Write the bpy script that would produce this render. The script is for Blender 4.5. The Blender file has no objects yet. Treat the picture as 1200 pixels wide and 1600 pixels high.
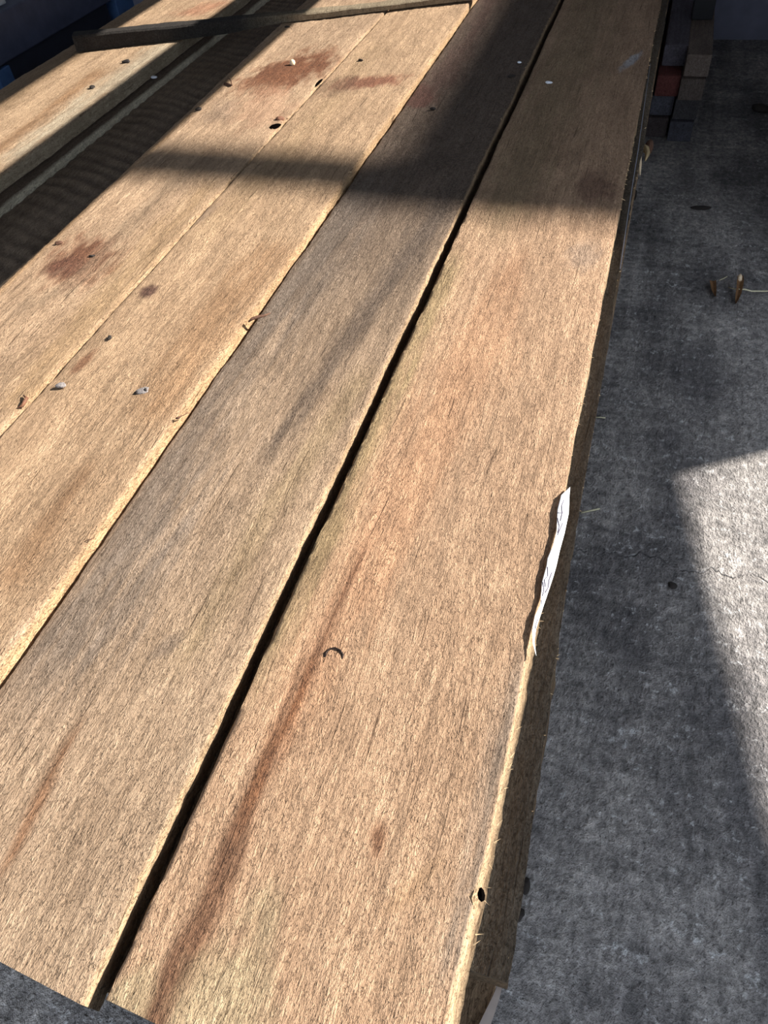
import bpy, bmesh, math, random
import numpy as np
from mathutils import Matrix, Vector

# ------------------------------------------------------------------ camera
F_PX, ROLL, CAM_H = 1150.0, -0.12, 0.6
VPX, VPY = 1146 - 600, -575 - 800          # vanishing point of the planks
dv = np.array([VPX, VPY, F_PX]); dv /= np.linalg.norm(dv)
nv = np.array([-ROLL, 1, -(VPY - ROLL * VPX) / F_PX]); nv /= np.linalg.norm(nv)
xv = np.cross(nv, dv)
if xv[0] < 0: xv = -xv
RM = np.array([xv, dv, -nv])

def at(px, py, z=0.0):
    """point of the horizontal plane z seen at a pixel of the 1200x1600 photograph"""
    r = RM @ np.array([px - 600.0, py - 800.0, F_PX])
    k = (z - CAM_H) / r[2]
    return np.array([k * r[0], k * r[1], z])

S = bpy.context.scene
C = S.collection
cam_d = bpy.data.cameras.new('camera'); cam = bpy.data.objects.new('camera', cam_d); C.objects.link(cam)
cam_d.sensor_fit = 'HORIZONTAL'; cam_d.sensor_width = 36.0; cam_d.lens = 36.0 * F_PX / 1200.0
cam_d.clip_start = 0.01; cam_d.clip_end = 200
ax, ay, az = RM @ [1, 0, 0], RM @ [0, -1, 0], RM @ [0, 0, -1]
M4 = Matrix.Identity(4)
for i in range(3):
    M4[i][0], M4[i][1], M4[i][2] = ax[i], ay[i], az[i]
M4[2][3] = CAM_H
cam.matrix_world = M4
S.camera = cam

# ------------------------------------------------------------------ light
SKY = 1.42
SUN = 11.0
EXPOSURE = 0.22
w = bpy.data.worlds.new('sky'); S.world = w; w.use_nodes = True
bg = w.node_tree.nodes['Background']
bg.inputs['Color'].default_value = (0.70, 0.82, 1.0, 1); bg.inputs['Strength'].default_value = SKY
SL = Vector((1.0, 0.51, 0.66))             # towards the sun: from the right, a little from ahead
sd = bpy.data.lights.new('sun', 'SUN'); sun = bpy.data.objects.new('sun', sd); C.objects.link(sun)
sd.energy = SUN; sd.angle = math.radians(0.25); sd.color = (1.0, 0.96, 0.90)
sun.rotation_euler = SL.to_track_quat('Z', 'Y').to_euler(); sun.location = (6, 3, 5)
S.view_settings.view_transform = 'Standard'; S.view_settings.look = 'None'
S.view_settings.gamma = 1; S.view_settings.use_curve_mapping = False
S.view_settings.exposure = EXPOSURE

# ------------------------------------------------------------------ helpers
rnd = random.Random(7)
def lin(c):
    c = np.asarray(c, float) / 255.0
    return np.where(c <= .04045, c / 12.92, ((c + .055) / 1.055) ** 2.4)

def vnoise(x, y, seed=0):
    """smooth value noise, -1..1"""
    x = np.asarray(x, float); y = np.asarray(y, float)
    xi = np.floor(x).astype(np.int64); yi = np.floor(y).astype(np.int64)
    fx = x - xi; fy = y - yi
    fx = fx * fx * (3 - 2 * fx); fy = fy * fy * (3 - 2 * fy)
    def h(a, b):
        v = (a * 374761393 + b * 668265263 + seed * 1442695041) & 0x7fffffff
        v = ((v ^ (v >> 13)) * 1274126177) & 0x7fffffff
        v = (v ^ (v >> 16)) & 0xffff
        return v / 32767.5 - 1
    a = h(xi, yi) * (1 - fx) + h(xi + 1, yi) * fx
    b = h(xi, yi + 1) * (1 - fx) + h(xi + 1, yi + 1) * fx
    return a * (1 - fy) + b * fy

def tag(o, label=None, cat=None, group=None, kind=None):
    if label: o['label'] = label
    if cat: o['category'] = cat
    if group: o['group'] = group
    if kind: o['kind'] = kind
    return o

def link(name, me, mat, parent=None, loc=None):
    o = bpy.data.objects.new(name, me); C.objects.link(o)
    if mat and not me.materials: me.materials.append(mat)
    if loc is not None: o.location = loc
    if parent: o.parent = parent
    return o

def mesh_py(name, verts, faces, col=None, smooth=False):
    me = bpy.data.meshes.new(name)
    me.from_pydata([tuple(map(float, v)) for v in verts], [], [tuple(map(int, f)) for f in faces])
    if col is not None:
        a = me.color_attributes.new('tint', 'FLOAT_COLOR', 'POINT')
        buf = np.ones((len(verts), 4), np.float32); buf[:, :3] = col
        a.data.foreach_set('color', buf.ravel())
    if smooth: me.polygons.foreach_set('use_smooth', [True] * len(me.polygons))
    bm = bmesh.new(); bm.from_mesh(me); bmesh.ops.recalc_face_normals(bm, faces=bm.faces[:]); bm.to_mesh(me); bm.free()
    return me

def recentre(o):
    """move the mesh origin to the base centre of the object"""
    me = o.data
    n = len(me.vertices); co = np.empty(n * 3, np.float32); me.vertices.foreach_get('co', co); co = co.reshape(-1, 3)
    c = (co.min(0) + co.max(0)) / 2; c[2] = co[:, 2].min()
    me.vertices.foreach_set('co', (co - c).ravel()); me.update()
    o.location = Vector(c.tolist()) + o.location
    return o

def box_me(name, x0, x1, y0, y1, z0, z1, bevel=0.0, seg=2):
    bm = bmesh.new(); bmesh.ops.create_cube(bm, size=1)
    for v in bm.verts:
        v.co = Vector((x0 + (v.co.x + .5) * (x1 - x0), y0 + (v.co.y + .5) * (y1 - y0), z0 + (v.co.z + .5) * (z1 - z0)))
    if bevel: bmesh.ops.bevel(bm, geom=bm.edges[:], offset=bevel, segments=seg, affect='EDGES', profile=.6)
    me = bpy.data.meshes.new(name); bm.to_mesh(me); bm.free()
    return me

def tube_me(name, pts, rad, n=7, cap=True):
    pts = [Vector(p) for p in pts]
    rad = rad if hasattr(rad, '__len__') else [rad] * len(pts)
    vs, fs = [], []
    for i, p in enumerate(pts):
        t = (pts[min(i + 1, len(pts) - 1)] - pts[max(i - 1, 0)]).normalized()
        u = t.cross(Vector((0, 0, 1)));
        if u.length < 1e-4: u = t.cross(Vector((1, 0, 0)))
        u.normalize(); v = u.cross(t)
        for k in range(n):
            a = 2 * math.pi * k / n
            vs.append(p + (u * math.cos(a) + v * math.sin(a)) * rad[i])
    for i in range(len(pts) - 1):
        for k in range(n):
            fs.append((i * n + k, i * n + (k + 1) % n, (i + 1) * n + (k + 1) % n, (i + 1) * n + k))
    fs.append(tuple(range(n))); fs.append(tuple(range((len(pts) - 1) * n, len(pts) * n)))
    return mesh_py(name, vs, fs, smooth=True)

def lump_me(name, sx, sy, sz, seed, rough=.35, sub=2):
    """irregular fragment resting on z = 0"""
    r = random.Random(seed)
    bm = bmesh.new(); bmesh.ops.create_icosphere(bm, subdivisions=sub, radius=1)
    k = [(Vector((r.uniform(-1, 1), r.uniform(-1, 1), r.uniform(-1, 1))).normalized(), r.uniform(-rough, rough)) for _ in range(9)]
    for v in bm.verts:
        d = v.co.normalized(); s = 1 + sum(a * max(0, d.dot(q)) ** 3 for q, a in k)
        v.co = Vector((d.x * s * sx, d.y * s * sy, d.z * s * sz))
    zmin = min(v.co.z for v in bm.verts)
    for v in bm.verts: v.co.z = max(v.co.z, zmin * .55) - zmin * .55
    me = bpy.data.meshes.new(name); bm.to_mesh(me); bm.free()
    return me

# ------------------------------------------------------------------ materials
def nt(name):
    m = bpy.data.materials.new(name); m.use_nodes = True
    n = m.node_tree.nodes; l = m.node_tree.links
    b = n['Principled BSDF']
    return m, n, l, b

def math_n(n, l, op, a, b=None, c=None):
    q = n.new('ShaderNodeMath'); q.operation = op
    for i, s in enumerate((a, b, c)):
        if s is None: continue
        if isinstance(s, (int, float)): q.inputs[i].default_value = s
        else: l.new(s, q.inputs[i])
    return q.outputs[0]

def noise_n(n, l, vec, scale, detail=2.0, rough=.5, dist=0.0):
    q = n.new('ShaderNodeTexNoise'); q.inputs['Scale'].default_value = scale
    q.inputs['Detail'].default_value = detail; q.inputs['Roughness'].default_value = rough
    q.inputs['Distortion'].default_value = dist
    l.new(vec, q.inputs['Vector']); return q.outputs[0]

def map_n(n, l, vec, scale, rot=(0, 0, 0), loc=(0, 0, 0)):
    q = n.new('ShaderNodeMapping'); q.inputs['Scale'].default_value = scale
    q.inputs['Rotation'].default_value = rot; q.inputs['Location'].default_value = loc
    l.new(vec, q.inputs['Vector']); return q.outputs[0]

def range_n(n, l, v, a, b, c, d):
    q = n.new('ShaderNodeMapRange'); l.new(v, q.inputs['Value'])
    for i, s in zip((1, 2, 3, 4), (a, b, c, d)): q.inputs[i].default_value = s
    return q.outputs[0]

def mix_n(n, l, fac, a, b, mode='MIX'):
    q = n.new('ShaderNodeMix'); q.data_type = 'RGBA'; q.blend_type = mode
    if isinstance(fac, (int, float)): q.inputs['Factor'].default_value = fac
    else: l.new(fac, q.inputs['Factor'])
    for s, i in ((a, 6), (b, 7)):
        if isinstance(s, tuple): q.inputs[i].default_value = (*s, 1) if len(s) == 3 else s
        else: l.new(s, q.inputs[i])
    return q.outputs[2]

def wood_mat(name, attr=True, colour=(150, 120, 90), relief=1.0, coarse=1.0):
    m, n, l, b = nt(name)
    tc = n.new('ShaderNodeTexCoord'); oi = n.new('ShaderNodeObjectInfo')
    off = n.new('ShaderNodeVectorMath'); off.operation = 'ADD'
    cmb = n.new('ShaderNodeCombineXYZ'); s = math_n(n, l, 'MULTIPLY', oi.outputs['Random'], 37.0)
    for i in range(3): l.new(s, cmb.inputs[i])
    l.new(tc.outputs['Object'], off.inputs[0]); l.new(cmb.outputs[0], off.inputs[1])
    v = off.outputs[0]
    # gentle sideways wander of the grain
    wob = noise_n(n, l, map_n(n, l, v, (9, 3.0, 9)), 1.0, 2.0)
    wv = n.new('ShaderNodeCombineXYZ'); l.new(math_n(n, l, 'MULTIPLY', math_n(n, l, 'SUBTRACT', wob, .5), .03), wv.inputs[0])
    v2 = n.new('ShaderNodeVectorMath'); v2.operation = 'ADD'; l.new(v, v2.inputs[0]); l.new(wv.outputs[0], v2.inputs[1]); v2 = v2.outputs[0]
    rot = (0, 0, math.radians(-4))
    fib = noise_n(n, l, map_n(n, l, v2, (430 / coarse, 84 / coarse, 300), rot), 1.0, 3.0, .62, 1.1)      # torn fibres
    fuzz = noise_n(n, l, map_n(n, l, v2, (760, 300, 500)), 1.0, 2.0, .6, 1.2)                # fuzz and pits
    lng = noise_n(n, l, map_n(n, l, v2, (150, 5.0, 90)), 1.0, 3.0, .55)                     # long grain lines
    blot = noise_n(n, l, map_n(n, l, v, (22, 9, 20)), 1.0, 3.0, .6)
    fine = noise_n(n, l, map_n(n, l, v2, (60, 26, 40)), 1.0, 3.0, .65, .5)
    crk = range_n(n, l, noise_n(n, l, map_n(n, l, v2, (330, 8, 100), (0, 0, math.radians(2))), 1.0, 1.5, .5, .4), .69, .73, 0, 1)   # small checks
    h = math_n(n, l, 'ADD', math_n(n, l, 'MULTIPLY', fib, 1.0), math_n(n, l, 'MULTIPLY', fuzz, .45))
    h = math_n(n, l, 'ADD', h, math_n(n, l, 'MULTIPLY', lng, .55))
    h = math_n(n, l, 'ADD', h, math_n(n, l, 'MULTIPLY', fine, .9))
    stp = range_n(n, l, noise_n(n, l, map_n(n, l, v2, (470, 210, 300), rot), 1.0, 2.0, .6, 1.4), .56, .66, 0, 1)   # torn pits
    h = math_n(n, l, 'SUBTRACT', h, math_n(n, l, 'MULTIPLY', crk, .5))
    h = math_n(n, l, 'SUBTRACT', h, math_n(n, l, 'MULTIPLY', stp, .35))
    bp = n.new('ShaderNodeBump'); bp.inputs['Strength'].default_value = 1.0
    bp.inputs['Distance'].default_value = .0026 * relief
    l.new(h, bp.inputs['Height']); l.new(bp.outputs[0], b.inputs['Normal'])
    if attr:
        a = n.new('ShaderNodeAttribute'); a.attribute_name = 'tint'; base = a.outputs['Color']
    else:
        base = tuple(lin(colour))
    f = range_n(n, l, fib, .32, .68, .68, 1.18)
    f = math_n(n, l, 'MULTIPLY', f, range_n(n, l, lng, .35, .65, .88, 1.1))
    f = math_n(n, l, 'MULTIPLY', f, range_n(n, l, blot, .3, .7, .84, 1.13))
    f = math_n(n, l, 'MULTIPLY', f, range_n(n, l, fine, .3, .7, .9, 1.08))
    f = math_n(n, l, 'MULTIPLY', f, math_n(n, l, 'SUBTRACT', 1.0, math_n(n, l, 'MULTIPLY', crk, .45)))
    f = math_n(n, l, 'MULTIPLY', f, range_n(n, l, fuzz, .25, .45, .66, 1.0))
    f = math_n(n, l, 'MULTIPLY', f, math_n(n, l, 'SUBTRACT', 1.08, math_n(n, l, 'MULTIPLY', stp, .42)))
    if attr:      # darker, resinous wood is also more torn and speckled
        bw = n.new('ShaderNodeRGBToBW'); l.new(base, bw.inputs[0])
        k = range_n(n, l, bw.outputs[0], .10, .22, .45, 0.0)
        spk = range_n(n, l, noise_n(n, l, map_n(n, l, v2, (330, 190, 300)), 1.0, 3.0, .65, .8), .38, .56, 1.0, 0.0)
        f = math_n(n, l, 'MULTIPLY', f, math_n(n, l, 'SUBTRACT', 1.0, math_n(n, l, 'MULTIPLY', k, spk)))
    g = n.new('ShaderNodeCombineColor')
    l.new(f, g.inputs[0]); l.new(math_n(n, l, 'POWER', f, 1.08), g.inputs[1]); l.new(math_n(n, l, 'POWER', f, 1.15), g.inputs[2])
    col = mix_n(n, l, 1.0, base, g.outputs[0], 'MULTIPLY')
    l.new(col, b.inputs['Base Color'])
    b.inputs['Roughness'].default_value = .78; b.inputs['Specular IOR Level'].default_value = .25
    return m

def plain_mat(name, colour, rough=.7, metal=0.0, var=.25, scale=120.0, bump=.0005):
    m, n, l, b = nt(name)
    tc = n.new('ShaderNodeTexCoord')
    q = noise_n(n, l, tc.outputs['Object'], scale, 4.0, .6)
    c = lin(colour)
    l.new(mix_n(n, l, range_n(n, l, q, .3, .7, 0, 1), tuple(c * (1 - var)), tuple(np.minimum(c * (1 + var), 1))), b.inputs['Base Color'])
    b.inputs['Roughness'].default_value = rough; b.inputs['Metallic'].default_value = metal
    if bump:
        bp = n.new('ShaderNodeBump'); bp.inputs['Distance'].default_value = bump; l.new(q, bp.inputs['Height']); l.new(bp.outputs[0], b.inputs['Normal'])
    return m

def concrete_mat():
    m, n, l, b = nt('brushed_concrete')
    tc = n.new('ShaderNodeTexCoord'); v = tc.outputs['Object']
    big = noise_n(n, l, map_n(n, l, v, (5, 3.2, 1)), 1.0, 4.0, .6)
    mid = noise_n(n, l, map_n(n, l, v, (45, 40, 1)), 1.0, 4.0, .65)
    fin = noise_n(n, l, map_n(n, l, v, (115, 80, 1)), 1.0, 5.0, .75, 0.0)
    grit = noise_n(n, l, map_n(n, l, v, (300, 250, 1)), 1.0, 3.0, .65)
    # broom grooves along the length, broken up
    grv = noise_n(n, l, map_n(n, l, v, (42, 2.2, 1), (0, 0, math.radians(1.5))), 1.0, 2.0, .5, .4)
    crs = noise_n(n, l, map_n(n, l, v, (6, 30, 1)), 1.0, 3.0, .6, .5)
    salt = range_n(n, l, math_n(n, l, 'MULTIPLY', range_n(n, l, noise_n(n, l, map_n(n, l, v, (26, 60, 1)), 1.0, 4.0, .7, .8), .5, .72, 0, 1),
                                range_n(n, l, fin, .46, .62, 0, 1)), .15, .6, 0, 1)
    pit = range_n(n, l, grit, .28, .40, 1, 0)
    # a hairline crack wandering across
    sx = n.new('ShaderNodeSeparateXYZ'); l.new(v, sx.inputs[0])
    cw = noise_n(n, l, map_n(n, l, v, (14, 0, 0)), 1.0, 4.0, .6)
    cy = math_n(n, l, 'ADD', math_n(n, l, 'MULTIPLY', math_n(n, l, 'SUBTRACT', cw, .5), .10), .735)
    crack = range_n(n, l, math_n(n, l, 'ABSOLUTE', math_n(n, l, 'SUBTRACT', sx.outputs[1], cy)), .0004, .0022, .75, 0)
    crack = math_n(n, l, 'MULTIPLY', crack, range_n(n, l, mid, .4, .6, .1, .9))
    c0 = mix_n(n, l, range_n(n, l, big, .40, .60, 0, 1), tuple(lin((124, 118, 115))), tuple(lin((186, 177, 169))))
    f = math_n(n, l, 'MULTIPLY', range_n(n, l, mid, .3, .7, .66, 1.28), range_n(n, l, fin, .33, .67, .45, 1.45))
    f = math_n(n, l, 'MULTIPLY', f, range_n(n, l, grv, .3, .7, .82, 1.12))
    f = math_n(n, l, 'MULTIPLY', f, range_n(n, l, crs, .3, .7, .8, 1.15))
    g = n.new('ShaderNodeCombineColor')
    for i in range(3): l.new(f, g.inputs[i])
    c1 = mix_n(n, l, 1.0, c0, g.outputs[0], 'MULTIPLY')
    c1 = mix_n(n, l, math_n(n, l, 'MULTIPLY', salt, .8), c1, tuple(lin((225, 222, 218))))
    c1 = mix_n(n, l, math_n(n, l, 'MULTIPLY', pit, .9), c1, tuple(lin((55, 50, 48))))
    c1 = mix_n(n, l, crack, c1, tuple(lin((40, 36, 34))))
    l.new(c1, b.inputs['Base Color'])
    h = math_n(n, l, 'ADD', math_n(n, l, 'MULTIPLY', grv, 1.6), math_n(n, l, 'MULTIPLY', fin, 1.6))
    h = math_n(n, l, 'ADD', h, math_n(n, l, 'MULTIPLY', mid, 1.5))
    h = math_n(n, l, 'ADD', h, math_n(n, l, 'MULTIPLY', grit, 1.3))
    h = math_n(n, l, 'SUBTRACT', h, math_n(n, l, 'MULTIPLY', crack, 1.5))
    bp = n.new('ShaderNodeBump'); bp.inputs['Distance'].default_value = .0048; l.new(h, bp.inputs['Height']); l.new(bp.outputs[0], b.inputs['Normal'])
    b.inputs['Roughness'].default_value = .62; b.inputs['Specular IOR Level'].default_value = .5
    return m

WOOD = wood_mat('rough_sawn_timber')
WOOD_PLAIN = wood_mat('stacked_timber', attr=False, colour=(150, 124, 96), relief=.8)
CONC = concrete_mat()
PLASTER = plain_mat('rendered_wall', (112, 112, 126), .9, 0, .2, 9.0, .004)
BLOCK = plain_mat('grey_blockwork', (150, 146, 140), .9, 0, .15, 14.0, .003)
DARKWOOD = wood_mat('dark_timber', attr=False, colour=(96, 78, 62), relief=.7)
ROOFM = plain_mat('roof_sheet', (92, 90, 88), .7, 0, .15, 20.0, .001)

FLOOR_Z = -0.30
# ------------------------------------------------------------------ setting
def structure(name, me, mat):
    o = link(name, me, mat); o['kind'] = 'structure'; return recentre(o)

structure('floor', box_me('floor', -4.2, 4.5, -2.5, 3.2, FLOOR_Z - .1, FLOOR_Z), CONC).location = (0, 0, FLOOR_Z - .1)
fl = bpy.data.objects['floor']
me = box_me('floor', -4.2, 4.5, -2.5, 3.2, 0, .1); me.materials.append(CONC); fl.data = me   # keep world aligned coordinates for the texture
structure('wall_back', box_me('wall_back', -4.2, 4.45, 3.02, 3.2, FLOOR_Z, .76), PLASTER)
SLATE = plain_mat('slate_paint', (64, 66, 82), .8, 0, .2, 9.0, .003)
structure('wall_left', box_me('wall_left', -4.2, -4.05, -1.5, 3.02, FLOOR_Z, 1.64), SLATE)
structure('ceiling', box_me('ceiling', -4.2, 1.05, -0.9, 5.2, 1.658, 1.72), ROOFM)

def wall_with_hole(name, X, th, y0, y1, z0, z1, hole):
    """upright wall in the plane x = X with one four-cornered opening (y, z), counter-clockwise"""
    out = [(y0, z0), (y1, z0), (y1, z1), (y0, z1)]
    vs = []
    for x in (X, X + th):
        vs += [(x, y, z) for y, z in out] + [(x, y + .51 * (x - X), z + .66 * (x - X)) for y, z in hole]   # splayed reveal
    fs = []
    for o in (0, 8):
        for i in range(4):
            j = (i + 1) % 4
            fs.append((o + i, o + j, o + 4 + j, o + 4 + i))
    for i in range(4):
        j = (i + 1) % 4
        fs.append((i, j, 8 + j, 8 + i)); fs.append((4 + i, 4 + j, 12 + j, 12 + i))
    return structure(name, mesh_py(name, vs, fs), BLOCK)

def to_wall(x, y, z, X):
    t = X - x
    return (y + .51 * t, z + .66 * t)
WX = 4.5
pa = at(1065, 740, FLOOR_Z); pb = at(1200, 1250, FLOOR_Z)
pe = pa + (pb - pa) * 1.75
hole = [to_wall(.95, pe[1], FLOOR_Z, WX), to_wall(.95, 1.40, FLOOR_Z, WX),
        to_wall(pa[0], pa[1], FLOOR_Z, WX), to_wall(pe[0], pe[1], FLOOR_Z, WX)]
SILL = WX * .66 - .022 + .012
wall_with_hole('wall_right', WX, .1, -2.5, 9.0, FLOOR_Z, SILL, hole)
# eaves rail that throws the dark stripe along the boards, the distant rail and canopy that shade the far end
structure('trim_1', box_me('trim_1', 1.05, 1.09, -2.0, 5.0, (1.05 + .985) * .66, (1.05 + 1.228) * .66), DARKWOOD)
T = 16.0
structure('trim_2', box_me('trim_2', T - 1.12, T - .3, 1.19 + .51 * T, 1.315 + .51 * T, .66 * T, .66 * T + .04), DARKWOOD)
structure('trim_3', box_me('trim_3', T - .37, T + .62, 1.20 + .51 * T, 7.0 + .51 * T, .66 * T, .66 * T + .06), ROOFM)

# unseen low wall, added to cut the sky light on the far floor
structure('sky_blocker', box_me('sky_blocker', .46, .62, 1.68, 3.0, FLOOR_Z, .50), BLOCK)

# ------------------------------------------------------------------ planks
def ell(X, Y, c, a, b, z):
    """0..1 mask of an ellipse given by pixel centre and two axis end pixels"""
    c, a, b = at(*c, z)[:2], at(*a, z)[:2], at(*b, z)[:2]
    Mx = np.linalg.inv(np.array([a - c, b - c]).T)
    u = Mx[0, 0] * (X - c[0]) + Mx[0, 1] * (Y - c[1]); v = Mx[1, 0] * (X - c[0]) + Mx[1, 1] * (Y - c[1])
    r = np.sqrt(u * u + v * v) + .30 * vnoise(X * 60, Y * 30, 5) + .22 * vnoise(X * 190, Y * 60, 6)
    return np.clip((1.2 - r) / .6, 0, 1)

def streak(X, Y, pts, wid, z, seed=3):
    """soft band following pixel points; wid = half widths in metres"""
    P = np.array([at(px, py, z)[:2] for px, py in pts]); o = np.argsort(P[:, 1]); P = P[o]
    wd = np.array(wid if hasattr(wid, '__len__') else [wid] * len(pts), float)[o]
    cx = np.interp(Y, P[:, 1], P[:, 0]); ww = np.interp(Y, P[:, 1], wd)
    d = np.abs(X - cx) + ww * (.45 * vnoise(X * 90, Y * 9, seed) + .4 * vnoise(X * 260, Y * 24, seed + 1))
    m = np.exp(-(d / ww) ** 2)
    L = P[-1, 1] - P[0, 1]; e = max(.04, .12 * L)
    return m * np.clip((Y - P[0, 1] + e) / e, 0, 1) * np.clip((P[-1, 1] + e - Y) / e, 0, 1)

def blend(col, mask, rgb, a=1.0):
    m = (mask * a)[..., None]
    return col * (1 - m) + lin(rgb) * m

ALB = 0.66
def plank(name, y0, y1, z, th, xl, xr, colfn, side=(214, 176, 132), nx=46, ny=420, amp=.0012, seed=1,
          xl_b=None, xr_b=None, zfn=None, end_skew=0.0, gap_shade=1.0, wob=(.0022, .0009), mat=None):
    """rough sawn board; xl, xr are edge functions of y (top), xl_b, xr_b at the underside"""
    ys = np.linspace(0, 1, ny)
    u = np.linspace(0, 1, nx)
    yb = y0 + (y1 - y0) * ys
    def wb(k, yy): return wob[0] * vnoise(yy * 9, yy * 0 + .3, seed + k) + wob[1] * vnoise(yy * 55, yy * 0 + .7, seed + k + 1) + .0005 * vnoise(yy * 190, yy * 0 + .1, seed + k + 2)
    L = xl(yb) + wb(10, yb); R = xr(yb) + wb(20, yb)
    Lb = (xl_b or xl)(yb) + wb(30, yb); Rb = (xr_b or xr)(yb) + wb(40, yb)
    X = L[:, None] + (R - L)[:, None] * u[None]
    Y = np.repeat(yb[:, None], nx, 1)
    fade = np.clip((1 - ys) * 30, 0, 1)[:, None]
    Y = Y + end_skew * (X - X.mean()) * np.clip(1 - ys * 8, 0, 1)[:, None]
    Z = z + amp * (.5 * vnoise(X * 18, Y * 3, seed) + .4 * vnoise(X * 60, Y * 12, seed + 1) + .45 * vnoise(X * 190, Y * 45, seed + 2) + .3 * vnoise(X * 420, Y * 110, seed + 3))
    if zfn is not None: Z = Z + zfn(X, Y)
    edge = np.minimum(u, 1 - u)[None] * (R - L)[:, None]
    Z = Z - .0014 * np.exp(-(edge / .0016) ** 2)
    CT = colfn(X, Y)
    sides = [.30, .62, 1.0]
    P, K = [], []
    cs = lin(side)
    for s in sides:
        zz = z - th * s
        P.append(np.stack([R + (Rb - R) * s + .0006 * vnoise(yb * 70, yb * 0 + s * 9, seed + 7), Y[:, -1], np.full(ny, zz)], -1)); K.append(np.tile(cs * (1 if s < .4 else gap_shade), (ny, 1)))
    for s in sides[::-1]:
        zz = z - th * s
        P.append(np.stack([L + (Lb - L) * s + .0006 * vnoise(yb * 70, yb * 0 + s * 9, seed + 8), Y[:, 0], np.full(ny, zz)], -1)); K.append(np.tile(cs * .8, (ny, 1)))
    ring = np.concatenate([np.stack([X, Y, Z], -1), np.stack(P, 1)], 1)
    colr = np.concatenate([CT, np.stack(K, 1)], 1)
    # rim of the right top edge shows fresh wood
    m = ring.shape[1]
    V = ring.reshape(-1, 3); K = colr.reshape(-1, 3) * ALB
    i = np.arange(ny - 1)[:, None] * m; j = np.arange(m)[None]; j2 = (j + 1) % m
    Fq = np.stack([i + j, i + j2, i + m + j2, i + m + j], -1).reshape(-1, 4).tolist()
    Fq.append(list(range(m))); Fq.append(list(range((ny - 1) * m, ny * m)))
    me = mesh_py(name, V, Fq, K)
    sm = np.zeros(len(me.polygons), bool); sm[:] = True
    me.polygons.foreach_set('use_smooth', sm)
    try: me.set_sharp_from_angle(angle=math.radians(48))
    except Exception: pass
    o = link(name, me, mat or WOOD)
    return recentre(o)

const = lambda v: (lambda y: np.full_like(y, v, dtype=float))
def line(p, q, z):
    a, b = at(*p, z), at(*q, z)
    return lambda y: a[0] + (b[0] - a[0]) * (y - a[1]) / (b[1] - a[1])

def base(X, Y, rgb, seed, v=.10):
    c = np.tile(lin(rgb), X.shape + (1,)).reshape(X.shape + (3,))
    k = 1 + v * (vnoise(X * 14, Y * 2.2, seed) + .6 * vnoise(X * 45, Y * 5, seed + 1) + .4 * vnoise(X * 130, Y * 9, seed + 2))
    return c * k[..., None]

Z1, Z2, Z0 = .014, .012, .004
def col4(X, Y):
    z = 0; c = base(X, Y, (204, 166, 132), 11)
    c = blend(c, streak(X, Y, [(800, 420), (740, 560), (640, 740), (570, 900), (480, 1080)], [.02, .045, .045, .03, .02], z, 21), (212, 158, 118), .5)
    c = blend(c, streak(X, Y, [(700, 420), (640, 560), (520, 800), (420, 1010)], .018, z, 23), (166, 146, 100), .6)
    c = blend(c, streak(X, Y, [(215, 1640), (262, 1560), (330, 1400), (395, 1245), (455, 1110), (520, 960), (560, 880)], [.014, .014, .012, .010, .009, .007, .005], z, 25), (132, 88, 60), .8)
    c = blend(c, streak(X, Y, [(390, 1250), (440, 1150), (470, 1080)], [.006, .008, .005], z, 27), (150, 98, 62), .7)
    c = blend(c, ell(X, Y, (330, 1600), (250, 1600), (400, 1430), z), (192, 174, 136), .55)
    c = blend(c, ell(X, Y, (190, 1590), (150, 1590), (240, 1500), z), (186, 170, 132), .5)
    c = blend(c, streak(X, Y, [(735, 1500), (768, 1330), (790, 1150), (805, 1060)], [.020, .016, .013, .008], z, 29), (138, 124, 110), .8)
    c = blend(c, streak(X, Y, [(790, 330), (860, 150), (930, 0)], [.05, .07, .07], z, 31), (160, 138, 102), .55)
    c = blend(c, ell(X, Y, (932, 292), (970, 296), (940, 318), z), (132, 92, 76), .55)
    c = blend(c, ell(X, Y, (912, 400), (945, 402), (905, 425), z), (150, 136, 124), .4)
    c = blend(c, ell(X, Y, (592, 1310), (606, 1322), (582, 1345), z), (138, 88, 56), .75)
    c = blend(c, ell(X, Y, (985, 96), (1002, 84), (982, 105), z), (220, 226, 234), .6)
    c = blend(c, ell(X, Y, (372, 1462), (392, 1450), (360, 1478), z), (128, 92, 70), .5)
    c = blend(c, ell(X, Y, (700, 1490), (716, 1440), (690, 1520), z), (118, 108, 105), .45)
    c = blend(c, ell(X, Y, (640, 1390), (680, 1370), (600, 1440), z), (192, 152, 112), .4)
    return c

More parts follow.
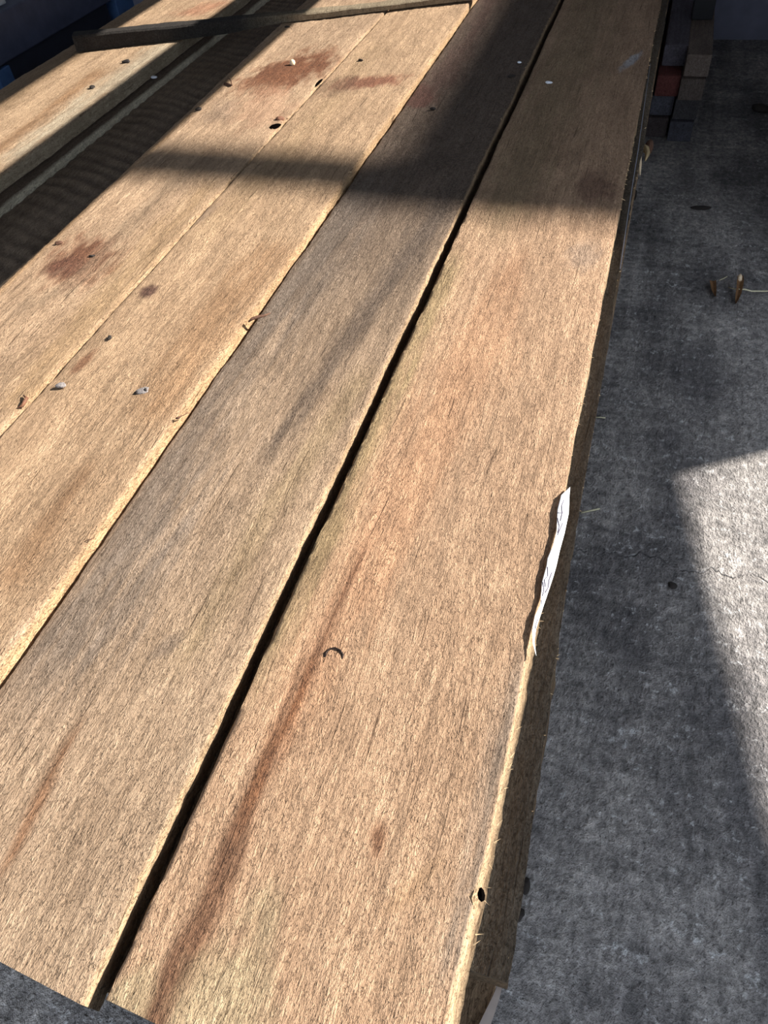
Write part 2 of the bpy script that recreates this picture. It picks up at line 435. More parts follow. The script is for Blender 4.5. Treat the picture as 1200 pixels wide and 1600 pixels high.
def col3(X, Y):
    z = 0
    c = base(X, Y, (190, 160, 130), 41)
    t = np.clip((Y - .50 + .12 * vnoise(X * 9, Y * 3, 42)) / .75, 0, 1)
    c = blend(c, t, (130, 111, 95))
    c = blend(c, streak(X, Y, [(90, 1010), (200, 850), (330, 620), (480, 420), (560, 300)], [.05, .055, .05, .04, .04], z, 43), (142, 126, 112), .8)
    c = blend(c, streak(X, Y, [(430, 690), (520, 560), (610, 440), (700, 300)], [.012, .02, .025, .03], z, 45), (104, 90, 80), .65)
    c = blend(c, streak(X, Y, [(300, 1010), (420, 800), (560, 600)], .014, z, 47), (176, 150, 112), .5)
    c = blend(c, streak(X, Y, [(20, 1330), (60, 1250), (100, 1170)], [.004, .006, .004], z, 49), (140, 92, 58), .75)
    c = blend(c, ell(X, Y, (655, 150), (685, 152), (648, 170), z), (112, 66, 56), .7)
    c = blend(c, streak(X, Y, [(690, 130), (740, 50), (765, 0)], .03, z, 51), (108, 78, 68), .7)
    c = blend(c, streak(X, Y, [(200, 1480), (260, 1330), (330, 1180)], .01, z, 53), (168, 150, 122), .6)
    c = blend(c, ell(X, Y, (260, 1010), (285, 1000), (250, 1030), z), (120, 104, 92), .5)
    return c

def col2(X, Y):
    z = Z2; c = base(X, Y, (205, 170, 134), 61)
    c = blend(c, streak(X, Y, [(40, 990), (100, 925), (160, 850), (190, 810)], [.012, .012, .009, .006], z, 63), (150, 132, 122), .75)
    c = blend(c, streak(X, Y, [(20, 900), (70, 830), (130, 740)], .02, z, 65), (150, 108, 72), .55)
    c = blend(c, streak(X, Y, [(250, 640), (330, 500), (430, 390)], .04, z, 67), (176, 128, 84), .45)
    c = blend(c, streak(X, Y, [(330, 350), (420, 270), (500, 180), (580, 80)], .03, z, 69), (190, 158, 120), .5)
    c = blend(c, ell(X, Y, (580, 128), (640, 122), (585, 137), z), (150, 84, 60), .75)
    c = blend(c, ell(X, Y, (515, 135), (560, 130), (505, 155), z), (140, 108, 84), .5)
    c = blend(c, ell(X, Y, (230, 456), (243, 448), (236, 464), z), (112, 76, 66), .85)
    c = blend(c, ell(X, Y, (130, 566), (146, 556), (122, 580), z), (150, 96, 66), .7)
    c = blend(c, ell(X, Y, (290, 350), (330, 330), (270, 372), z), (160, 138, 125), .4)
    return c

def col1(X, Y):
    z = Z1; c = base(X, Y, (206, 172, 138), 81)
    c = blend(c, ell(X, Y, (128, 406), (184, 382), (142, 440), z), (148, 98, 70), .95)
    c = blend(c, ell(X, Y, (100, 418), (128, 408), (108, 432), z), (124, 82, 64), .6)
    c = blend(c, ell(X, Y, (452, 113), (528, 86), (458, 138), z), (150, 96, 64), .95)
    c = blend(c, ell(X, Y, (350, 172), (380, 160), (352, 190), z), (140, 116, 98), .5)
    c = blend(c, streak(X, Y, [(40, 480), (120, 440), (200, 350), (290, 270)], .02, z, 83), (176, 150, 122), .5)
    c = blend(c, streak(X, Y, [(30, 620), (100, 540), (200, 430), (320, 300)], .03, z, 85), (186, 150, 104), .5)
    c = blend(c, streak(X, Y, [(10, 445), (150, 310), (300, 175), (440, 50)], .008, z, 87), (222, 178, 130), .7)
    c = blend(c, ell(X, Y, (410, 165), (440, 190), (450, 140), z), (214, 168, 134), .5)
    return c

def col0(X, Y):
    z = Z0; c = base(X, Y, (206, 172, 136), 101)
    c = blend(c, streak(X, Y, [(30, 240), (130, 160), (250, 75)], .035, z, 103), (205, 188, 160), .85)
    c = blend(c, streak(X, Y, [(0, 235), (80, 170), (150, 115)], .022, z, 105), (160, 116, 76), .7)
    c = blend(c, streak(X, Y, [(0, 170), (60, 125), (120, 85)], .03, z, 107), (150, 120, 86), .6)
    c = blend(c, streak(X, Y, [(300, 20), (340, 5)], .05, z, 108), (196, 128, 96), .6)
    return c

def pxl(pts, z):
    P = np.array([at(px, py, z)[:2] for px, py in pts]); P = P[np.argsort(P[:, 1])]
    return lambda y: np.interp(y, P[:, 1], P[:, 0])

YF = 2.93
# board by the right edge; its right side leans out towards the near end
top4 = lambda y: -.0165 - .012 * np.clip(1 - y / .62, 0, 1) - .005 * np.exp(-((y - .150) / .004) ** 2)
b4 = plank('plank', .002, YF, 0.0, .028, const(-.2585), top4, col4, (214, 180, 140), nx=62, ny=560, amp=.0017, seed=201,
           xr_b=const(-.0165), xl_b=const(-.2690), end_skew=-.06, wob=(.0014, .0011))
tag(b4, 'tan rough sawn plank at the right edge of the stack with a long brown streak', 'plank', 'planks of the top layer')
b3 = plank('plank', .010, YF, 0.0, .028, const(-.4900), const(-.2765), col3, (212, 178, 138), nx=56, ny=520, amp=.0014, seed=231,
           xr_b=const(-.2725), end_skew=-.08, gap_shade=.35, wob=(.0018, .0010))  # lower side rows coloured darker for the shade inside the gap
tag(b3, 'greyish weathered plank left of the black gap, darkest at its far end', 'plank', 'planks of the top layer')
xD = np.mean([at(x, y, Z1)[0] for x, y in ((500, 130), (390, 250), (40, 620))])
b2 = plank('plank', .03, YF, Z2, .040, const(xD + .0055), const(-.4975), col2, (222, 182, 136), nx=54, ny=480, amp=.0014, seed=261,
           xr_b=const(-.4950), wob=(.0014, .0007))
tag(b2, 'golden plank with a pale sunlit right edge standing above its grey neighbour', 'plank', 'planks of the top layer')
right1 = lambda y: xD - .004 * np.exp(-((y - 1.40) / .022) ** 4) - .006 * np.exp(-((y - 1.463) / .012) ** 2) - .006 * np.exp(-((y - 1.655) / .03) ** 2) - .004 * np.exp(-((y - 1.19) / .015) ** 2)   # chipped seam
L2f = line((470, 8), (0, 450), Z1)
b1 = plank('plank', .02, YF, Z1, .042, L2f, right1, col1, (222, 186, 142), nx=54, ny=480, amp=.0015, seed=291, wob=(.0014, .0007))
tag(b1, 'golden plank with two reddish brown knots beside the dark stripe', 'plank', 'planks of the top layer')
L1f = pxl([(290, 55), (150, 160), (0, 270)], Z0)
b0 = plank('plank', .05, YF, Z0, .032, const(-1.525), L1f, col0, (200, 180, 150), nx=40, ny=300, amp=.0016, seed=321, wob=(.003, .0012))
tag(b0, 'leftmost sunlit plank with pale whitish right margin beyond the dark stripe', 'plank', 'planks of the top layer')

# lower layer showing in the slot between the two left planks
ZR, ZE = -.046, -.0300
Ef = pxl([(380, 32), (190, 184), (0, 339)], ZR)
def ribs(X, Y):
    q = Y + 1.6 * (X + 1.10) ** 2 + .35 * (X + 1.1)
    return (.0013 + .0009 * vnoise(X * 14, Y * 8, 9)) * np.sin(2 * np.pi * q / .040 + 1.3 * vnoise(X * 24, Y * 14, 7)) * (.7 + .3 * vnoise(X * 12, Y * 5, 8))
def ribcol(X, Y):      # darker in the saw grooves, paler on the ribs
    return base(X, Y, (150, 128, 106), 121) * (1 + 110 * np.clip(ribs(X, Y), -.002, .002))[..., None]
rb = plank('plank', .06, YF, ZR, .0110, lambda y: Ef(y) + .0025, const(-.93), ribcol,
           (150, 120, 92), nx=40, ny=760, amp=.001, seed=351, zfn=ribs)
tag(rb, 'dark plank with ribbed saw marks lying low in the slot between two planks', 'plank', 'planks of the second layer')
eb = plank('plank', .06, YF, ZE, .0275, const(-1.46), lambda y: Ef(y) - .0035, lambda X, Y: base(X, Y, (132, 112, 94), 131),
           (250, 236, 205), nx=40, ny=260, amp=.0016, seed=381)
eb.location.z -= 0
tag(eb, 'dark shaded plank with a pale right edge, beside the ribbed plank in the slot', 'plank', 'planks of the second layer')
# second layer under the right hand planks, its outer plank standing proud of the top one
low = pxl([(955, 500), (905, 800), (860, 1100), (812, 1410), (790, 1530)], -.031)
s1 = plank('plank', .103, YF, -.0295, .028, const(-.23), lambda y: low(y) + .0015 * np.sin(y * 9), lambda X, Y: base(X, Y, (128, 114, 96), 141, .2),
           (150, 125, 95), nx=40, ny=420, amp=.0012, seed=411, wob=(.0026, .0014))
tag(s1, 'dark plank jutting out just below the right edge of the tan plank', 'plank', 'planks of the second layer')
s2 = plank('plank', .014, YF, -.0295, .028, const(-.468), const(-.236), lambda X, Y: base(X, Y, (140, 114, 88), 151), nx=10, ny=60, seed=441)
tag(s2, 'plank of the second layer seen only through the black gap', 'plank', 'planks of the second layer')
s3 = plank('plank', .06, YF, -.0295, .028, const(-.70), const(-.474), lambda X, Y: base(X, Y, (140, 114, 88), 161), nx=10, ny=60, seed=471)
tag(s3, 'plank of the second layer hidden under the golden plank', 'plank', 'planks of the second layer')
s4 = plank('plank', .06, YF, -.0295, .028, const(-.925), const(-.706), lambda X, Y: base(X, Y, (140, 114, 88), 171), nx=10, ny=60, seed=501)
tag(s4, 'plank of the second layer hidden under the plank with two knots', 'plank', 'planks of the second layer')
# layers below, all alike
bm0 = box_me('low_plank', -.114, .114, -1.42, 1.42, 0, .0285, .002, 1)
bm0.materials.append(WOOD_PLAIN)
for k in range(3):
    for i in range(6):
        o = link('plank', bm0, None, loc=(-.1105 - .2365 * i + rnd.uniform(-.004, .004), 1.474 + rnd.uniform(-.012, .012), -.0875 - .0290 * k))
        tag(o, 'weathered plank deep inside the lower layers of the stack', 'plank', 'planks of the lower layers')
bear = box_me('bearer', -1.50, -.04, -.05, .05, 0, .1540, .004, 2); bear.materials.append(DARKWOOD)
for y in (.40, 1.5, 2.6):
    o = link('bearer', bear, None, loc=(0, y, FLOOR_Z))
    tag(o, 'heavy squared timber bearer holding the stack off the concrete', 'timber', 'bearers under the stack')

# splintered fibres along sawn edges: parts of their planks, too fine to count
def fuzz(parent, xf, zt, y0, y1, n, seed, out=1, ln=.007):
    r = random.Random(seed); vs, fs = [], []
    for i in range(n):
        y = r.uniform(y0, y1); x = float(xf(np.array([y]))[0]) - out * .0015; z = zt - r.uniform(.0005, .004)
        a = r.uniform(-1.2, 1.2); q = ln * r.uniform(.3, 1.0) * (2 if r.random() < .06 else 1)
        d = Vector((out * math.cos(a), math.sin(a), r.uniform(-.3, .3))) * q; wd = Vector((-math.sin(a) * out, math.cos(a), 0)) * .0005
        p = Vector((x, y, z)); b = len(vs)
        vs += [p - wd, p + wd, p + d * .6 + Vector((0, 0, .0008)), p + d + Vector((0, 0, r.uniform(-.001, .001))), p + Vector((0, 0, -.0008))]
        fs += [(b, b + 1, b + 2), (b, b + 2, b + 3), (b + 1, b + 3, b + 2), (b, b + 4, b + 3), (b + 1, b + 4, b + 3)]
    me = mesh_py('splinters', vs, fs)
    o = link('splinters', me, STRAW); o.parent = parent; o.matrix_parent_inverse = Matrix.Translation(-parent.location)
    o['kind'] = 'stuff'; return o
STRAW = plain_mat('torn_fibre', (214, 182, 138), .8, 0, .2, 60, 0)
fuzz(b4, const(-.0165), 0, .1, 2.6, 150, 1)
fuzz(b3, const(-.2765), 0, .05, 2.4, 60, 2, ln=.005)
fuzz(b2, const(-.4975), Z2, .1, 2.2, 50, 3, ln=.006)
fuzz(b1, const(xD), Z1, .3, 2.2, 30, 4, ln=.006)
fuzz(b0, const(-1.505), Z0, 1.0, 2.4, 30, 5, out=-1, ln=.012)
fuzz(s1, low, -.030, .1, 2.2, 70, 6, ln=.005)

# ------------------------------------------------------------------ lath lying across the far end
def lath():
    zt = .0172
    A, B = at(118, 74, zt), at(757, -2, zt)
    A = Vector(A.tolist()); B = Vector(B.tolist()); d = (B - A); Ln = d.length; d.normalize(); p = Vector((-d.y, d.x, 0))
    vs, fs, cs = [], [], []
    n = 60
    for i in range(n):
        t = i / (n - 1)
        h = .026 - .013 * min(1, t * 1.35); wd = .040 - .008 * t
        c = A + d * Ln * t + p * (.003 * float(vnoise(np.array([t * 7.]), np.array([.2]), 4)[0]))
        e = .0015 * float(vnoise(np.array([t * 40.]), np.array([.2]), 5)[0])
        zb0 = -.0105 * (1 - max(0, min(1, (t - .37) / .13)))
        for a, b in ((0, zb0), (0, h * .8 + e), (.003, h + e), (wd * .5, h + .001), (wd - .003, h - e), (wd, h * .8), (wd, zb0)):
            vs.append(c + p * a + Vector((0, 0, b)))
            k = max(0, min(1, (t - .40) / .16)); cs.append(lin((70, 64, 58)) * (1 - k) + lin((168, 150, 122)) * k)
    m = 7
    for i in range(n - 1):
        for j in range(m): fs.append((i * m + j, i * m + (j + 1) % m, (i + 1) * m + (j + 1) % m, (i + 1) * m + j))
    fs.append(tuple(range(m))); fs.append(tuple(range((n - 1) * m, n * m)))
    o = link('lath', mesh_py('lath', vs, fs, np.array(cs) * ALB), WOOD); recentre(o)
    return tag(o, 'thin dark lath lying across the planks at the far end', 'lath')
lath()

# ------------------------------------------------------------------ small things on the planks
M_BARK = plain_mat('bark', (92, 62, 44), .85, 0, .4, 400)
M_DARK = plain_mat('dark_debris', (40, 32, 26), .85, 0, .4, 500)
M_HOLE = plain_mat('hole_black', (9, 7, 6), .95, 0, .3, 500, 0); M_HOLE.node_tree.nodes['Principled BSDF'].inputs['Specular IOR Level'].default_value = 0  # matte black standing in for the shade inside holes and slits
M_GREY = plain_mat('grey_flake', (128, 120, 116), .8, 0, .45, 420, .0008)
M_PALE = plain_mat('pale_chip', (232, 204, 166), .8, 0, .15, 300)
M_WHITE = plain_mat('white_fleck', (225, 226, 230), .7, 0, .1, 300)
M_STEEL = plain_mat('rusty_wire', (48, 36, 30), .5, .6, .3, 500)
M_LEAF = plain_mat('dry_leaf', (136, 98, 62), .7, 0, .35, 200)
M_STRAW = plain_mat('straw', (206, 196, 160), .7, 0, .15, 200)
M_RED = plain_mat('bark_chip', (112, 74, 52), .8, 0, .3, 300)

def chip(name, label, cat, px, z, size, mat, seed, rz=0, rough=.35):
    p = at(*px, z); o = link(name, lump_me(name, size[0], size[1], size[2] * .75, seed, min(.75, rough * 1.6)), mat, loc=(p[0], p[1], z)); o.rotation_euler.z = rz
    return tag(o, label, cat)
zb = .0004
g = chip('bark_flake', 'grey and black bark flake on the golden plank near the frame left', 'debris', (223, 613), Z2 + zb, (.0085, .0035, .0030), M_GREY, 3, .55, .5)
o = link('dark_end', lump_me('dark_end', .0026, .003, .0026, 12), M_DARK, g, (-.0078, 0, 0))
o = link('dark_band', lump_me('dark_band', .0010, .003, .0031, 13), M_DARK, g, (.005, 0, .0002))
chip('bark_flake', 'small pale bark flake at the left, above the curled shaving', 'debris', (97, 603), Z1 + zb, (.0065, .0035, .003), M_GREY, 5, .3)
chip('bark_chip', 'brown bark chip on the left rim of the plank with two knots', 'debris', (92, 381), Z1 + zb, (.008, .0042, .005), M_BARK, 7, .6)
chip('bark_chip', 'dark crumb on the left rim of the knotty plank, beside the shadow stripe', 'debris', (311, 172), Z1 + zb, (.007, .005, .005), M_DARK, 9, .4)
chip('wood_chip', 'round pale wood chip on the larger far knot', 'debris', (457, 101), Z1 + zb, (.0072, .0072, .010), M_PALE, 11, 0, .15)
chip('knot_plug', 'loose brown knot piece at the black hole between two golden planks', 'debris', (438, 189), Z1 - .003, (.007, .006, .006), M_RED, 13, .5, .5)
chip('crumb_or_hole', 'black patch put in for the dark hole in the seam just below the loose knot piece', 'debris', (430, 198), Z1 - .0015, (.009, .016, .0022), M_HOLE, 63, -.35, .3)  # black lump in place of the shaded seam hole
chip('crumb_or_hole', 'thin black patch put in for the dark slit in the seam between the far knot and the golden plank', 'debris', (498, 130), Z2 - .001, (.005, .022, .0025), M_HOLE, 65, 0, .2)  # black sliver painted where the slit is only in shade
chip('crumb_or_hole', 'black crumb on the far knotty plank beside the lath', 'debris', (449, 43), Z1 + zb, (.008, .005, .004), M_DARK, 15)
chip('crumb_or_hole', 'dark crumb on the golden plank right of the far knot', 'debris', (563, 95), Z2 + zb, (.006, .003, .003), M_DARK, 17)
chip('crumb_or_hole', 'dark crumb lying on the shaded far part of the grey plank', 'debris', (676, 171), zb, (.007, .0045, .004), M_DARK, 19)
chip('crumb_or_hole', 'dark crumb on the grey plank near the far black gap', 'debris', (800, 120), zb, (.009, .004, .004), M_DARK, 21)
chip('white_fleck', 'white fleck on the shaded grey plank at the far end', 'debris', (812, 98), zb, (.006, .005, .003), M_WHITE, 23)
chip('white_fleck', 'white fleck on the shaded part of the tan plank', 'debris', (857, 130), zb, (.007, .005, .003), M_WHITE, 25)
chip('white_fleck', 'white fleck in the shaded slot on the dark plank at far left', 'debris', (241, 122), ZE + .0015, (.009, .006, .005), M_WHITE, 27)
chip('crumb_or_hole', 'dark crumb on the leftmost sunlit plank, left of its pale margin', 'debris', (145, 137), Z0 + zb, (.008, .006, .005), M_DARK, 29)
chip('crumb_or_hole', 'dark crumb on the leftmost sunlit plank, nearest the lath', 'debris', (199, 97), Z0 + zb, (.009, .006, .005), M_DARK, 31)
chip('crumb_or_hole', 'dark crumb at the front of the near knot', 'debris', (143, 401), Z1 + zb, (.006, .0028, .003), M_DARK, 33, .3)
chip('crumb_or_hole', 'dark crumb on the golden plank below the purple brown knot spot', 'debris', (171, 530), Z2 + zb, (.003, .005, .003), M_DARK, 35, .3)
chip('crumb_or_hole', 'black patch put in for the dark notch at the right edge of the tan plank near the front', 'debris', (752, 1396), -.002, (.0030, .0045, .0035), M_HOLE, 37, .2)  # black lump painted in as the shade of the edge notch

def tubeobj(name, label, cat, pts, rad, mat, n=7):
    o = link(name, tube_me(name, pts, rad, n), mat); recentre(o); return tag(o, label, cat)
def V3(px, py, z): return Vector(at(px, py, z).tolist())
# bent wire staple standing in the tan plank
tubeobj('wire_hook', 'dark curved wire hook sticking up from the tan plank', 'wire',
        [V3(507, 1027, -.0008), V3(509, 1020, .0010), V3(515, 1014, .0016), V3(523, 1012, .0020), V3(531, 1016, .0016), V3(536, 1023, .0010), V3(534, 1032, -.0006)],
        [.0018, .0014, .0009, .0008, .0010, .0011, .0006], M_STEEL)
tubeobj('bark_sliver', 'dark bark sliver lying across the pale edge of the golden plank', 'debris',
        [V3(388, 503, Z2 + .001), V3(394, 498, Z2 + .003), V3(404, 495, Z2 + .003), V3(413, 493, Z2 + .0025), V3(423, 489, Z2 + .002)], [.001, .0022, .0024, .0018, .0004], M_BARK)
tubeobj('bark_sliver', 'short brown stalk with a fat end on the pale plank edge, lower left', 'debris',
        [V3(275, 654, Z2 + .0008), V3(278, 653, Z2 + .0016), V3(282, 651, Z2 + .001), V3(290, 647, Z2 + .0006), V3(294, 645, Z2)], [.0012, .0018, .0008, .0005, .0004], M_BARK)
tubeobj('wood_sliver', 'thin curled sliver on the pale plank edge at lower left', 'debris',
        [V3(133, 845, Z2 + .0008), V3(142, 843, Z2 + .0018), V3(148, 839, Z2 + .0012)], [.0004, .0006, .0003], M_BARK, 5)
tubeobj('bark_curl', 'small dark curl of bark on the left rim of the knotty plank, upper part', 'debris',
        [V3(351, 131, Z1 + .0015), V3(357, 132, Z1 + .002), V3(362, 133, Z1 + .003), V3(361, 126, Z1 + .007), V3(356, 121, Z1 + .008)], [.003, .003, .002, .0012, .0008], M_BARK)
tubeobj('wood_curl', 'brown curled shaving on the seam at far left', 'debris',
        [V3(28, 637, Z1 + .001), V3(35, 634, Z1 + .002), V3(38, 628, Z1 + .003), V3(42, 622, Z1 + .004), V3(37, 618, Z1 + .0025)], [.001, .0022, .0024, .0022, .001], M_RED)
tubeobj('thread', 'long thin greyish thread along the right edge of the tan plank', 'thread',
        [V3(1016, 100, -.010), V3(1006, 170, -.012), V3(997, 235, -.014), V3(988, 290, -.018), V3(979, 350, -.022), V3(969, 420, -.027)], .0009, plain_mat('thread', (140, 142, 152), .6, 0, .1, 50, 0), 5)

# splintered stub sticking out of the stack side
def shard(parent, pts, mat, name='splinter'):
    b = [Vector(p) for p in pts]
    o = link(name, tube_me(name, b, [.008, .007, .005, .0008], 5), mat); o.parent = parent; return o
p0 = V3(995, 243, -.05)
stub = bpy.data.objects.new('splintered_stub', None); C.objects.link(stub); stub.location = p0
tag(stub, 'broken splintered wood stub jutting from the stack beside the concrete', 'wood')
def rel(px, py, z): return V3(px, py, z) - p0
shard(stub, [rel(996, 236, -.055), rel(997, 246, -.052), rel(999, 258, -.048), rel(1000, 274, -.045)], M_PALE)
shard(stub, [rel(1003, 230, -.062), rel(1009, 233, -.060), rel(1012, 240, -.058), rel(1008, 252, -.056)], plain_mat('aged_splinter', (170, 146, 106), .8, 0, .2, 90))
o = link('core', lump_me('core', .010, .022, .016, 44, .3), M_BARK); o.parent = stub; o.location = rel(1012, 236, -.080)

# ------------------------------------------------------------------ paper tag on the edge
def paper():
    Lp = [(500, 395), (450, 440), (430, 520), (425, 640), (405, 720), (375, 790), (370, 830), (345, 920), (335, 1050), (305, 1110), (290, 1190), (293, 1260), (312, 1330)]
    Rp = [(501, 396), (497, 440), (493, 540), (470, 650), (445, 740), (425, 830), (408, 890), (385, 960), (358, 1040), (335, 1110), (312, 1180), (302, 1255), (313, 1331)]
    px = lambda q: (750 + q[0] / 3.556, 650 + q[1] / 3.556)
    n = 5; vs, fs = [], []
    grid = []
    for i, (a, b) in enumerate(zip(Lp, Rp)):
        a, b = px(a), px(b); row = []
        for k in range(n):
            t = k / (n - 1); z = .0045 - .004 * t + .0008 * math.sin(i * 1.3) * t
            row.append(V3(a[0] + (b[0] - a[0]) * t, a[1] + (b[1] - a[1]) * t, z))
        grid.append(row)
    m = len(grid)
    for dz in (0, -.0004):
        for r in grid: vs += [p + Vector((0, 0, dz)) for p in r]
    for o in (0, m * n):
        for i in range(m - 1):
            for k in range(n - 1): fs.append((o + i * n + k, o + i * n + k + 1, o + (i + 1) * n + k + 1, o + (i + 1) * n + k))
    rim = [k for k in range(n)] + [i * n + n - 1 for i in range(1, m)] + [(m - 1) * n + k for k in range(n - 2, -1, -1)] + [i * n for i in range(m - 2, 0, -1)]
    for i in range(len(rim)):
        a, b = rim[i], rim[(i + 1) % len(rim)]; fs.append((a, b, m * n + b, m * n + a))
    o = link('paper_label', mesh_py('paper_label', vs, fs, smooth=True), plain_mat('white_paper', (250, 250, 250), .6, 0, .02, 60, 0)); recentre(o)
    tag(o, 'torn strip of white paper label with handwriting on the right plank edge', 'label')
    # pen strokes
    def P(u, v):
        i = min(int(v), m - 2); f = v - i
        k = min(int(u * (n - 1)), n - 2); g = u * (n - 1) - k
        a = grid[i][k].lerp(grid[i][k + 1], g); b = grid[i + 1][k].lerp(grid[i + 1][k + 1], g)
        return a.lerp(b, f) + Vector((0, 0, .0004))
    strokes = [[(.45, 1.3), (.3, 1.7), (.45, 2.1), (.35, 2.5)], [(.05, 2.15), (.35, 2.1), (.55, 2.05)], [(.62, 2.55), (.5, 2.75), (.3, 3.05), (.25, 3.25)], [(.05, 2.4), (.3, 2.75), (.2, 3.1)],
               [(.15, 6.0), (.45, 6.4), (.2, 6.8), (.5, 7.1)], [(.75, 5.9), (.7, 6.5), (.85, 7.0), (.6, 7.4)], [(.1, 7.0), (.4, 7.3), (.25, 7.6)], [(.1, 7.8), (.35, 8.1)], [(.7, 9.3), (.6, 9.7), (.75, 10.0)]]
    ink = plain_mat('pen_ink', (96, 88, 104), .6, 0, .1, 60, 0)
    for s in strokes:
        q = link('pen_stroke', tube_me('pen_stroke', [P(*a) - o.location for a in s], .0005, 4), ink); q.parent = o
paper()

# ------------------------------------------------------------------ plastic strap at the front right corner
def strap():
    pts = [(788, 1515, -.060), (783, 1535, -.058), (776, 1556, -.056), (768, 1576, -.054), (758, 1600, -.052), (735, 1650, -.05)]
    wd = [1.5, 3, 5, 6.5, 8, 9]
    vs, fs = [], []
    for (x, y, z), q in zip(pts, wd):
        for s, dz in ((-1, 0), (1, 0), (1, -.0008), (-1, -.0008)):
            vs.append(V3(x + s * q, y + s * q * .35, z) + Vector((0, 0, dz)))
    for i in range(len(pts) - 1):
        for j in range(4): fs.append((i * 4 + j, i * 4 + (j + 1) % 4, i * 4 + 4 + (j + 1) % 4, i * 4 + 4 + j))
    fs += [(0, 1, 2, 3), tuple(range(len(vs) - 4, len(vs)))]
    o = link('strap', mesh_py('strap', vs, fs), plain_mat('grey_strap', (190, 178, 170), .5, 0, .08, 80, 0)); recentre(o)
    tag(o, 'pale plastic packing strap at the front right corner of the stack', 'strap')
strap()

# ------------------------------------------------------------------ things on the concrete
def leafy(name, label, px, pts, wid, z):
    """curled dry leaf: strip with a bent cross-section"""
    vs, fs = [], []
    for i, (x, y, dz) in enumerate(pts):
        a = V3(x - wid[i], y, z + dz + .006); b = V3(x, y + 1, z + dz); c = V3(x + wid[i], y, z + dz + .007)
        for p in (a, b, c): vs.append(p)
        for p in (a, b, c): vs.append(p - Vector((0, 0, .0007)))
    for i in range(len(pts) - 1):
        q = i * 6
        fs += [(q, q + 1, q + 7, q + 6), (q + 1, q + 2, q + 8, q + 7), (q + 3, q + 4, q + 10, q + 9), (q + 4, q + 5, q + 11, q + 10), (q, q + 3, q + 9, q + 6), (q + 2, q + 5, q + 11, q + 8)]
    o = link(name, mesh_py(name, vs, fs, smooth=True), M_LEAF); recentre(o)
    return tag(o, label, 'leaf')
fz = FLOOR_Z
lf = leafy('dry_leaf', 'curled dry brown leaf with a pale tip lying on the concrete', None,
           [(1158, 430, .018), (1157, 438, .016), (1156, 448, .010), (1154, 458, .006), (1152, 466, .003), (1150, 473, .001)], [3.5, 5.5, 5, 4.5, 3, 1], fz)
def child_tube(name, parent, pts, rad, mat):
    o = link(name, tube_me(name, [p - parent.location for p in pts], rad, 6), mat); o.parent = parent; return o
child_tube('stem', lf, [V3(1138, 449, fz + .004), V3(1150, 452, fz + .009), V3(1163, 452, fz + .010), V3(1175, 455, fz + .006), V3(1195, 455, fz + .004), V3(1215, 454, fz + .003)], [.001, .0014, .0016, .0016, .0014, .001], M_STRAW)
child_tube('pale_tip', lf, [V3(1156, 438, fz + .020), V3(1156, 432, fz + .022), V3(1157, 429, fz + .020)], [.004, .005, .002], M_PALE)
leafy('dry_leaf', 'small folded brown leaf left of the curled leaf on concrete', None,
      [(1114, 438, .006), (1115, 446, .004), (1116, 454, .003), (1118, 462, .001)], [5, 4.5, 3.5, 1.2], fz)
tubeobj('stalk', 'thin pale stalk between the two leaves on the concrete', 'stalk', [V3(1124, 438, fz + .002), V3(1131, 435, fz + .004), V3(1136, 432, fz + .004)], .0011, M_STRAW, 5)
tubeobj('straw', 'pale straw on the concrete beside the stack, right of the label', 'straw', [V3(908, 801, fz + .002), V3(922, 798, fz + .003), V3(937, 795, fz + .002)], .0014, M_STRAW, 6)
tubeobj('straw', 'short pale straw on the shaded concrete above the other straw', 'straw', [V3(930, 652, fz + .0015), V3(938, 652, fz + .002), V3(946, 653, fz + .0015)], .0012, M_STRAW, 6)
chip('pebble', 'dark pebble on the concrete near the front corner of the stack', 'stone', (822, 1388), fz, (.004, .008, .005), M_DARK, 51)
chip('pebble', 'dark pebble on the concrete below the front pebble', 'stone', (812, 1432), fz, (.004, .006, .005), M_DARK, 53)
chip('pebble', 'small dark pebble on the concrete by the floor crack', 'stone', (1052, 916), fz, (.006, .006, .005), M_DARK, 55)
chip('pebble', 'dark crumb on the shaded concrete above the leaves', 'stone', (1096, 327), fz, (.020, .008, .006), M_DARK, 57, 0, .5)
chip('pebble', 'dark stone on the concrete at the far right edge', 'stone', (1190, 172), fz, (.03, .03, .02), M_DARK, 59)
chip('wood_block', 'black block fragment against the stack beside the far concrete', 'wood', (984, 312), fz, (.018, .03, .03), M_DARK, 61, 0, .2)

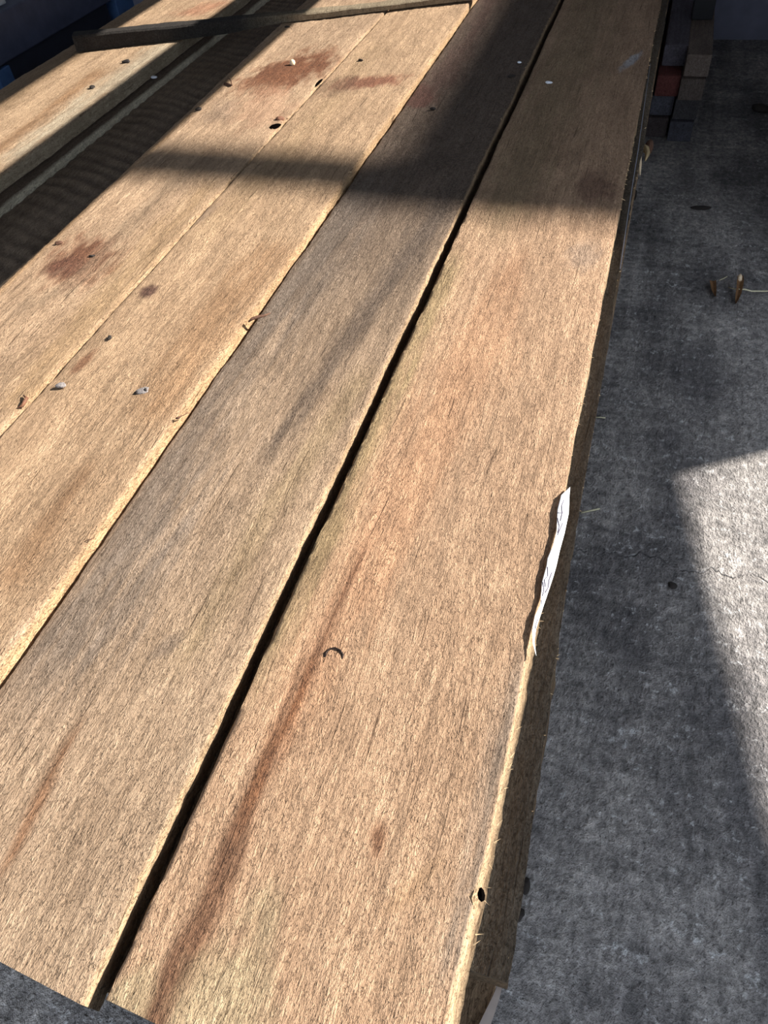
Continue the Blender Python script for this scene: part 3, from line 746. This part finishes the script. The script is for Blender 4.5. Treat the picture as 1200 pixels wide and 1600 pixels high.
# ------------------------------------------------------------------ battens stacked at the far right
battens = bpy.data.objects
BW = .060; BH = .052
bcol = [[(72, 62, 60), (74, 72, 78)], [(82, 80, 86), (70, 66, 66)], [(104, 58, 52), (96, 84, 76)], [(92, 86, 92), (112, 98, 88)]]
LR = at(1080, 40, fz + 4 * BH)[1] - at(1090, 122, fz + 4 * BH)[1]
words = ['bottom', 'second', 'third', 'top']
q0 = at(1003, 219, fz)
for r in range(4):
    for c in range(2):
        x0 = q0[0] + c * (BW + .004) + (.003 * r if c else .005 * r) ; y0 = q0[1] + .012 * (r % 2) + (.0 if c else .02) + (.05 if (r == 3 and c == 0) else 0)
        me = box_me('batten', 0, BW, 0, (.72 if c == 0 else LR), 0, BH - .001, .006 if c == 0 else .003, 2)
        o = link('batten', me, wood_mat('batten_wood_%d%d' % (r, c), attr=False, colour=bcol[r][c], relief=.6), loc=(x0, y0, fz + r * BH))
        hue = {(2, 0): 'reddish brown', (3, 1): 'brown'}.get((r, c), 'dark grey')
        tag(o, '%s batten, %s of the %s column in the far batten pile' % (hue, words[r], 'left' if c == 0 else 'right'), 'batten', 'battens piled on the concrete')
me = box_me('wood_block', 0, .055, 0, .10, 0, .05, .003)
link('wood_block', me, plain_mat('black_block', (22, 20, 22), .8, 0, .2, 60), loc=(q0[0] + BW + .012, q0[1] + LR - .104, fz + 4 * BH))
tag(bpy.data.objects['wood_block.001'], 'black block on top of the far batten pile', 'wood')

# ------------------------------------------------------------------ steel beam and crates in the dark on the left
NAVY = plain_mat('navy_paint', (62, 66, 84), .55, .0, .2, 25, .001)
BLUE = plain_mat('blue_paint', (66, 96, 138), .5, .0, .2, 30, .001)
PALE = plain_mat('pale_board', (170, 172, 172), .7, 0, .1, 30, .001)
be = bpy.data.objects.new('steel_beam', None); C.objects.link(be); be.location = (-1.74, 1.65, fz)
tag(be, 'dark navy steel beam in the shade left of the stack, upper left corner', 'beam')
def bpart(nm, x0, x1, y0, y1, z0, z1, mat, rz=0):
    o = link(nm, box_me(nm, x0, x1, y0 - 1.65, y1 - 1.65, z0 - fz, z1 - fz, .004), mat, be); o.rotation_euler.z = rz; return o
bpart('web', -.04, .04, .85, 2.42, -.02, .085, NAVY)
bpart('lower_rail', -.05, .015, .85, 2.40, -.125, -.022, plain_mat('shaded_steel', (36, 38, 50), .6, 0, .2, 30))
bpart('bracket', .0155, .03, 1.80, 1.86, -.105, -.03, BLUE)
bpart('post', -.04, .03, 2.43, 2.53, fz, .0, BLUE)
bpart('post', -.04, .03, .90, 1.0, fz, -.126, BLUE)
pb_ = link('pale_board', box_me('pale_board', -2.02, -1.735, .9, 1.97, .0855, .102, .003), PALE); recentre(pb_)
tag(pb_, 'pale board lying on the navy beam in the top left corner', 'board')
